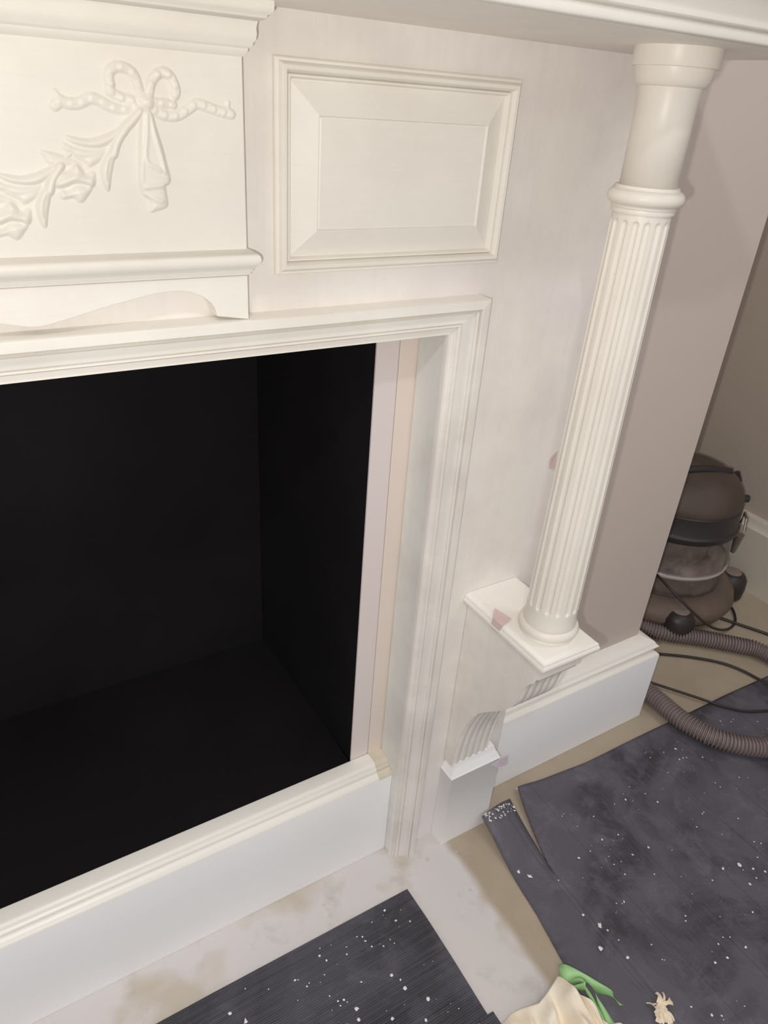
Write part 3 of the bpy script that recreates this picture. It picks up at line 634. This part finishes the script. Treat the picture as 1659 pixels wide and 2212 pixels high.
# ------------------------------------------------------------------ rubber mats
def interp(pts, t, kx, ky):
    pts = sorted(pts, key=lambda p: p[kx]); xs = [p[kx] for p in pts]; ys = [p[ky] for p in pts]; return float(np.interp(t, xs, ys))
def mat_main():
    ys = list(np.linspace(-1.1, -.42, 10))[:-1] + list(np.linspace(-.42, -.168, 18))[:-1] + list(np.linspace(-.168, 0, 22)); V, F = [], []
    split = -.168; nf, nm = 6, 46; ml = [(.4141, -.0250), (.4141, -.0428), (.4079, -.1105), (.4003, -.1823), (.3968, -.2118), (.3824, -.2873), (.3745, -.3334), (.3750, -.3726), (.3745, -.42), (.376, -1.1)]
    js = []
    for j, y in enumerate(ys):
        u = max(0.0, (y - split) / (0 - split)); row = []
        xl = interp(ml, y, 1, 0); xs1 = .472 + .016 * u ** .8 if u > 0 else .472; xs2 = .472 + .054 * u ** 1.25 if u > 0 else .472
        for i in range(nf + 1):
            t = i / nf; x = xl + (xs1 - xl) * t; yt = y
            if u > 0: yt = split + (min(y, -.031 + .008 * t) - split if j < len(ys) else 0) if False else split + u * ((-.037 + .010 * t) - split)
            z = .0035 + .030 * u ** 2.0 * (1 - .25 * t) + .006 * u * math.sin(PI * t)
            row.append(len(V)); V.append((x, yt, z))
        for i in range(nm + 1):
            t = (i / nm) ** 1.3; x = xs2 + (1.50 - xs2) * t; top = interp([(.525, -.0075), (.5672, -.0085), (.6943, -.0199), (.8124, -.0215), (.9522, -.0254), (1.1231, -.0294), (1.2879, -.036), (1.5, -.040)], x, 0, 1)
            yt = y if u <= 0 else split + u * (top - split)
            z = .0035 + .012 * u ** 1.5 * math.exp(-((x - xs2) / .035) ** 2) + .0012 * math.sin(x * 23 + y * 11) * (1 - u * .3) + .0012
            row.append(len(V)); V.append((x, yt, z))
        js.append(row)
    for j in range(len(ys) - 1):
        for i in range(len(js[0]) - 1):
            if i == nf:
                if ys[j + 1] <= split + 1e-6: F.append((js[j][i], js[j][i + 1], js[j + 1][i + 1], js[j + 1][i]))
                continue
            F.append((js[j][i], js[j][i + 1], js[j + 1][i + 1], js[j + 1][i]))
    bm = bmesh.new(); vs = [bm.verts.new(p) for p in V]
    for q in F: bm.faces.new([vs[i] for i in q])
    bmesh.ops.remove_doubles(bm, verts=bm.verts, dist=1e-5)
    me = bpy.data.meshes.new('rubber_mat'); bm.to_mesh(me); bm.free(); return me
me = mat_main(); mt = bpy.data.objects.new('rubber_mat', me); COL.objects.link(mt); me.materials.append(RUB_Y)
for p in me.polygons: p.use_smooth = True
s_ = mt.modifiers.new('thick', 'SOLIDIFY'); s_.thickness = .003; s_.offset = -1 if me.polygons[0].normal.z > 0 else 1
tag(mt, 'large paint-spattered dark ribbed rubber mat with a torn curled corner by the plinth', 'mat')
def flat_mat(name, poly, z0, z1, mat, label):
    n = len(poly); V = [(x, y, z0) for x, y in poly] + [(x, y, z1) for x, y in poly]
    F = [tuple(range(n)), tuple(range(2 * n - 1, n - 1, -1))] + [(i, (i + 1) % n, n + (i + 1) % n, n + i) for i in range(n)]
    return tag(mesh(name, V, F, mat, None, False, .0008), label, 'mat')
m2 = flat_mat('rubber_mat', [(.2325, -.0735), (-.10, -.0718), (-.6, -.0735), (-.6, -.90), (.229, -.90), (.2318, -.30), (.2338, -.20), (.2340, -.13)], .0005, .0045, RUB_X, 'smaller dark rubber mat with square corner lying along the hearth skirting')
m3 = flat_mat('rubber_mat', [(.2150, -.2915), (.2400, -.2925), (.2440, -.60), (.17, -.60), (.19, -.34)], .0050, .0085, RUB_X, 'sliver of dark rubber mat overlapping the corner beside the cream cloth')
def blobs(name, lst, z, mat, parent, extra=0, bounds=None, zf=None):
    V, F = [], []
    rnd = random.Random(3)
    L = [(s[0], s[1], s[2] * (.72 if s[2] > .003 else .9)) for s in lst]
    for _ in range(extra): L.append((rnd.uniform(bounds[0], bounds[1]), rnd.uniform(bounds[2], bounds[3]), rnd.choice((.0005, .0006, .0008, .0012))))
    for x, y, r in L:
        k = len(V); n = 9; zz = z + (zf(x, y) if zf else 0); st = 1 + rnd.random() * .5 * (2 if r > .004 else 1); an = rnd.random() * PI
        for i in range(n):
            a = 2 * PI * i / n; rr = r * (.5 + .8 * rnd.random()) if r > .0025 else r * (.8 + .4 * rnd.random())
            px, py = rr * math.cos(a), rr * st * math.sin(a); V.append((x + px * math.cos(an) - py * math.sin(an), y + px * math.sin(an) + py * math.cos(an), zz))
        V.append((x, y, zz + min(.0008, r * .4))); F += [(k + i, k + (i + 1) % n, k + n) for i in range(n)]
    o = mesh(name, V, F, mat, parent); o['kind'] = 'stuff'; o['label'] = 'white paint drips'; return o
blobs('paint_spatter', D['spots'], .0062, SPLAT, mt, 190, (.50, 1.15, -.62, -.06))
blobs('paint_spatter', D['spots2'], .0046, SPLAT, m2, 70, (-.1, .22, -.40, -.09))
blobs('plaster_grit', [(.414 + random.random() ** 1.3 * .062, -.0385 - random.random() ** 2 * .020, .0003 + random.random() ** 2 * .0016) for _ in range(110)], .0385, SPLAT, mt)['label'] = 'white plaster crumbs on the curled edge'

# ------------------------------------------------------------------ cloth, green strip, shavings
def cloth_mesh():
    out = [p for p in D['cloth']]
    edge = resample(out, .0022); N = len(edge) - 1; M = 44; V, F = [], []
    for j in range(M + 1):
        t = j / M
        for i, p in enumerate(edge):
            s = i / N
            far = np.array([.20 + .25 * s, -.52, .006])
            q = np.array(p) * (1 - t) + far * t
            h = p[2] * (1 - t) ** 1.1
            k = min(1, t * 7)
            w = s + .06 * math.sin(t * 5)
            fold = .013 * abs(math.sin(w * 14 + .6)) ** 1.5 * k + .007 * math.sin(w * 37 + t * 6) * k + .003 * math.sin(w * 71 - t * 9) * k
            h += fold * (1 - .45 * t) + .034 * math.exp(-((s - .52) / .07) ** 2) * min(1, t * 4) * (1 - t)
            h += .012 * (noise.noise(Vector((q[0] * 38, q[1] * 38, 1.0)))) * k
            V.append((q[0], q[1], max(.010 if t > .05 else .004, h + .006 * k)))
    n = N + 1
    for j in range(M):
        for i in range(N): F.append((j * n + i, j * n + i + 1, (j + 1) * n + i + 1, (j + 1) * n + i))
    return V, F
v, f = cloth_mesh(); c = mesh('dust_cloth', v, f, CLOTH, None, True); s_ = c.modifiers.new('thick', 'SOLIDIFY'); s_.thickness = .0015
ss = c.modifiers.new('sub', 'SUBSURF'); ss.levels = 1; ss.render_levels = 2
tag(c, 'crumpled cream cotton cloth on the floor at the bottom edge', 'cloth')
V, F = [], []
for a, b in D['green']:
    A, B = catmull(a, 5), catmull(b, 5); k = len(V)
    for p, q in zip(A, B):
        mdl = (np.array(p) + np.array(q)) / 2 + np.array([0, 0, .0015]); V += [tuple(p), tuple(mdl), tuple(q)]
    for i in range(len(A) - 1):
        for e in range(2): F.append((k + i * 3 + e, k + i * 3 + e + 1, k + i * 3 + e + 4, k + i * 3 + e + 3))
V = [(x, y, max(z, .0075)) for x, y, z in V]
g = mesh('paper_strip', V, F, GREEN, None, True); s_ = g.modifiers.new('thick', 'SOLIDIFY'); s_.thickness = .0005
tag(g, 'torn folded strip of bright green paper lying beside the cream cloth', 'paper')
rnd = random.Random(11); V, F = [], []
sx, sy = D['shavings'][:2]
for n_ in range(26):
    a = rnd.uniform(0, 2 * PI); L = rnd.uniform(.008, .020); x0, y0 = sx + rnd.gauss(0, .003), sy + rnd.gauss(0, .003); k = len(V); w = rnd.uniform(.0008, .0028); cu = rnd.uniform(-3, 3); z0 = .006 + rnd.random() * .008
    if n_ < 6: a = rnd.uniform(-.5, .3); L = .024
    elif n_ < 12: a = rnd.uniform(-2.2, -1.3); L = .022; w = .004
    p = np.array([x0, y0]); m_ = 9
    for i in range(m_):
        t = i / (m_ - 1); d = np.array([math.cos(a + cu * t * .5), math.sin(a + cu * t * .5)]); nn = np.array([-d[1], d[0]]); p = p + d * L / m_
        zz = z0 + .004 * math.sin(t * PI) ; V += [(*(p - nn * w), zz), (*(p + nn * w), zz + .001)]
    for i in range(m_ - 1): F.append((k + 2 * i, k + 2 * i + 1, k + 2 * i + 3, k + 2 * i + 2))
g = mesh('wood_shavings', V, F, SHAV, None, False); s_ = g.modifiers.new('thick', 'SOLIDIFY'); s_.thickness = .0004
tag(g, 'small clump of pale curled wood shavings on the dark mat', 'wood shavings', kind='stuff')
V, F = [], []
for (x, y, r) in [(.2940, -.0440, .0028), (.3480, -.0560, .0015), (.10, -.03, .0012), (-.20, -.015, .0010), (.39, -.25, .0012), (.36, -.40, .001)]:
    v, f = lathe([(.0001, 0), (r, r * .3), (r * .9, r * .9), (.0001, r * 1.3)], x, y, 7, lambda r_, z, a: r_ * (1 + .3 * math.sin(3 * a)), False); k = len(V); V += v; F += [tuple(i + k for i in q) for q in f]
tag(mesh('plaster_crumbs', V, F, GRIT, None, False), 'tiny pale plaster crumbs scattered on the bare floor', 'debris', kind='stuff')

# ------------------------------------------------------------------ vacuum cleaner in the alcove
VX, VY = 1.297, .335
vac = tag(empty('vacuum_cleaner', (VX, VY, 0)), 'dusty drum vacuum cleaner with clear tank and black lid standing in the alcove', 'vacuum cleaner')
v, f = lathe([(.10, .030), (.178, .028), (.196, .036), (.203, .052), (.198, .072), (.180, .088), (.158, .094), (.10, .095)], VX, VY, 72); base = mesh('wheeled_base', v, f, BASEP, vac, 50)
for a in (-112, -30, 60, 150):
    cx_, cy_ = VX + .188 * math.cos(math.radians(a)), VY + .188 * math.sin(math.radians(a))
    if cy_ > VY + .1: cx_, cy_ = VX + .150 * math.cos(math.radians(a)), VY + .150 * math.sin(math.radians(a))
    if a == -30: cx_, cy_ = 1.4838, 0.2300
    if a == -112: cx_, cy_ = 1.2015, 0.1785
    v, f = lathe([(.030, .001), (.040, .010), (.042, .040), (.040, .062), (.033, .074), (.022, .080), (.001, .081)], cx_, cy_, 32, None, False)
    h = mesh('castor_housing', v, f, DARKP, vac, 50)
    v, f = lathe([(.0215, .0790), (.0215, .0812), (.018, .0822), (.001, .0824)], cx_, cy_, 32, None, False); mesh('axle_cap', v, f, DISC, h, 40)
    v, f = join([lathe([(.012, 0.0), (.014, .004), (.014, .02)], cx_, cy_, 16)]); mesh('wheel', v, f, DARKP, h, 40)
v, f = lathe([(.001, .092), (.146, .092), (.154, .098), (.156, .110), (.155, .146), (.159, .152), (.159, .162), (.154, .168), (.151, .200), (.148, .262)], VX, VY, 72, None, False); mesh('clear_tank', v, f, TANK, vac, 50)
v, f = lathe([(.001, .099), (.145, .099), (.145, .118), (.10, .126), (.04, .150), (.001, .155)], VX, VY, 40, lambda r, z, a: r * (1 + .04 * math.sin(3 * a)), False); tag(mesh('dust_heap', v, f, DUST, vac, True), kind='stuff')
v, f = lathe([(.001, .14), (.095, .14), (.105, .15), (.110, .262)], VX, VY, 40, None, False); mesh('filter_basket', v, f, DUST, vac, True)
v, f = lathe([(.140, .250), (.154, .251), (.157, .256), (.157, .266), (.152, .270), (.151, .272), (.150, .318), (.146, .322)], VX, VY, 72); mesh('rim_band', v, f, DARKP, vac, 40)
dome_p = [(.147, .320), (.149, .324), (.147, .338), (.140, .356), (.126, .376), (.104, .390), (.074, .398), (.036, .401), (.001, .402)]
v, f = lathe([(.1560, .150), (.1605, .1535), (.1605, .1605), (.1560, .164)], VX, VY, 72, None, False); mesh('tank_ring', v, f, RING, vac, True)
v, f = lathe(dome_p, VX, VY, 72, None, False); lid = mesh('lid', v, f, DUSTY, vac, True)
hp = [(VX - .02 + .095 * t, VY - .035 - .03 * t, .3900 + .013 * math.sin(PI * min(1, max(0, (t + 1) / 2)))) for t in np.linspace(-1, 1, 15)]
v, f = tube(resample(hp, .008), .011, 12); mesh('carry_handle', v, f, DARKP, vac, True)
hx, hy = 1.0, -.05
dx, dy = .88, -.47
v, f = tube([(VX + .150 * dx, VY + .150 * dy + .02, .300), (VX + .205 * dx, VY + .205 * dy + .02, .296)], .010, 12); mesh('exhaust_spout', v, f, DARKP, vac, 40)
v, f = tube([(VX + .160 * dx, VY + .160 * dy + .03, .310), (VX + .172 * dx, VY + .172 * dy + .03, .345), (VX + .160 * dx, VY + .160 * dy + .03, .365)], .009, 12); mesh('lid_clip', v, f, DARKP, vac, 40)
ca = math.radians(-48)
px, py = VX + .166 * math.cos(ca), VY + .166 * math.sin(ca); tx, ty = -math.sin(ca), math.cos(ca)
v, f = join([tube([(px - tx * .03, py - ty * .03, .255), (px - tx * .015, py - ty * .015, .285), (px + tx * .02, py + ty * .02, .285), (px + tx * .03, py + ty * .03, .25), (px + tx * .01, py + ty * .01, .225), (px - tx * .005, py - ty * .005, .205)], .0035, 8),
             tube([(px, py, .23), (px + tx * .004, py + ty * .004, .175)], lambda i: .012 - .006 * i, 10)])
mesh('latch', v, f, METAL, vac, 40)

# hose: one corrugated run that loops behind the chimney corner
hpts = [p for p in D['hose1']][::-1][:-1] + [tuple(p) for p in D['hose1'][:1]] + [(1.070, .300, .022), (1.020, .285, .022), (.998, .215, .022)] + [tuple(p) for p in D['hose2']]
hp = resample(catmull(hpts, 14), .00175)
v, f = tube(hp, lambda i: (.0208, .0208, .0162, .0162)[i % 4], 20)
tag(mesh('vacuum_hose', v, f, HOSE, None, False), 'grey corrugated vacuum hose looping round the chimney corner and over the mat', 'hose')
def cable(pts, r, label):
    v, f = tube(resample(catmull(pts, 14), .008), r, 10); tag(mesh('power_cable', v, f, CABLE, None, True), label, 'cable')
cable([(1.095, .34, .20)] + list(D['cable1']) + [(1.40, .245, .005)], .0032, 'thin black cable hanging across the vacuum and coiling by its front castor')
cable([(1.30, .235, .005)] + list(D['cable1b']), .0038, 'black cable running straight across the alcove floor from under the vacuum')
cable([(.93, .22, .005)] + list(D['cable2']), .0034, 'black cable between the two runs of grey hose')
cable([(.93, .17, .005)] + list(D['cable3']), .0030, 'black cable crossing the mat edge just behind the front run of hose')
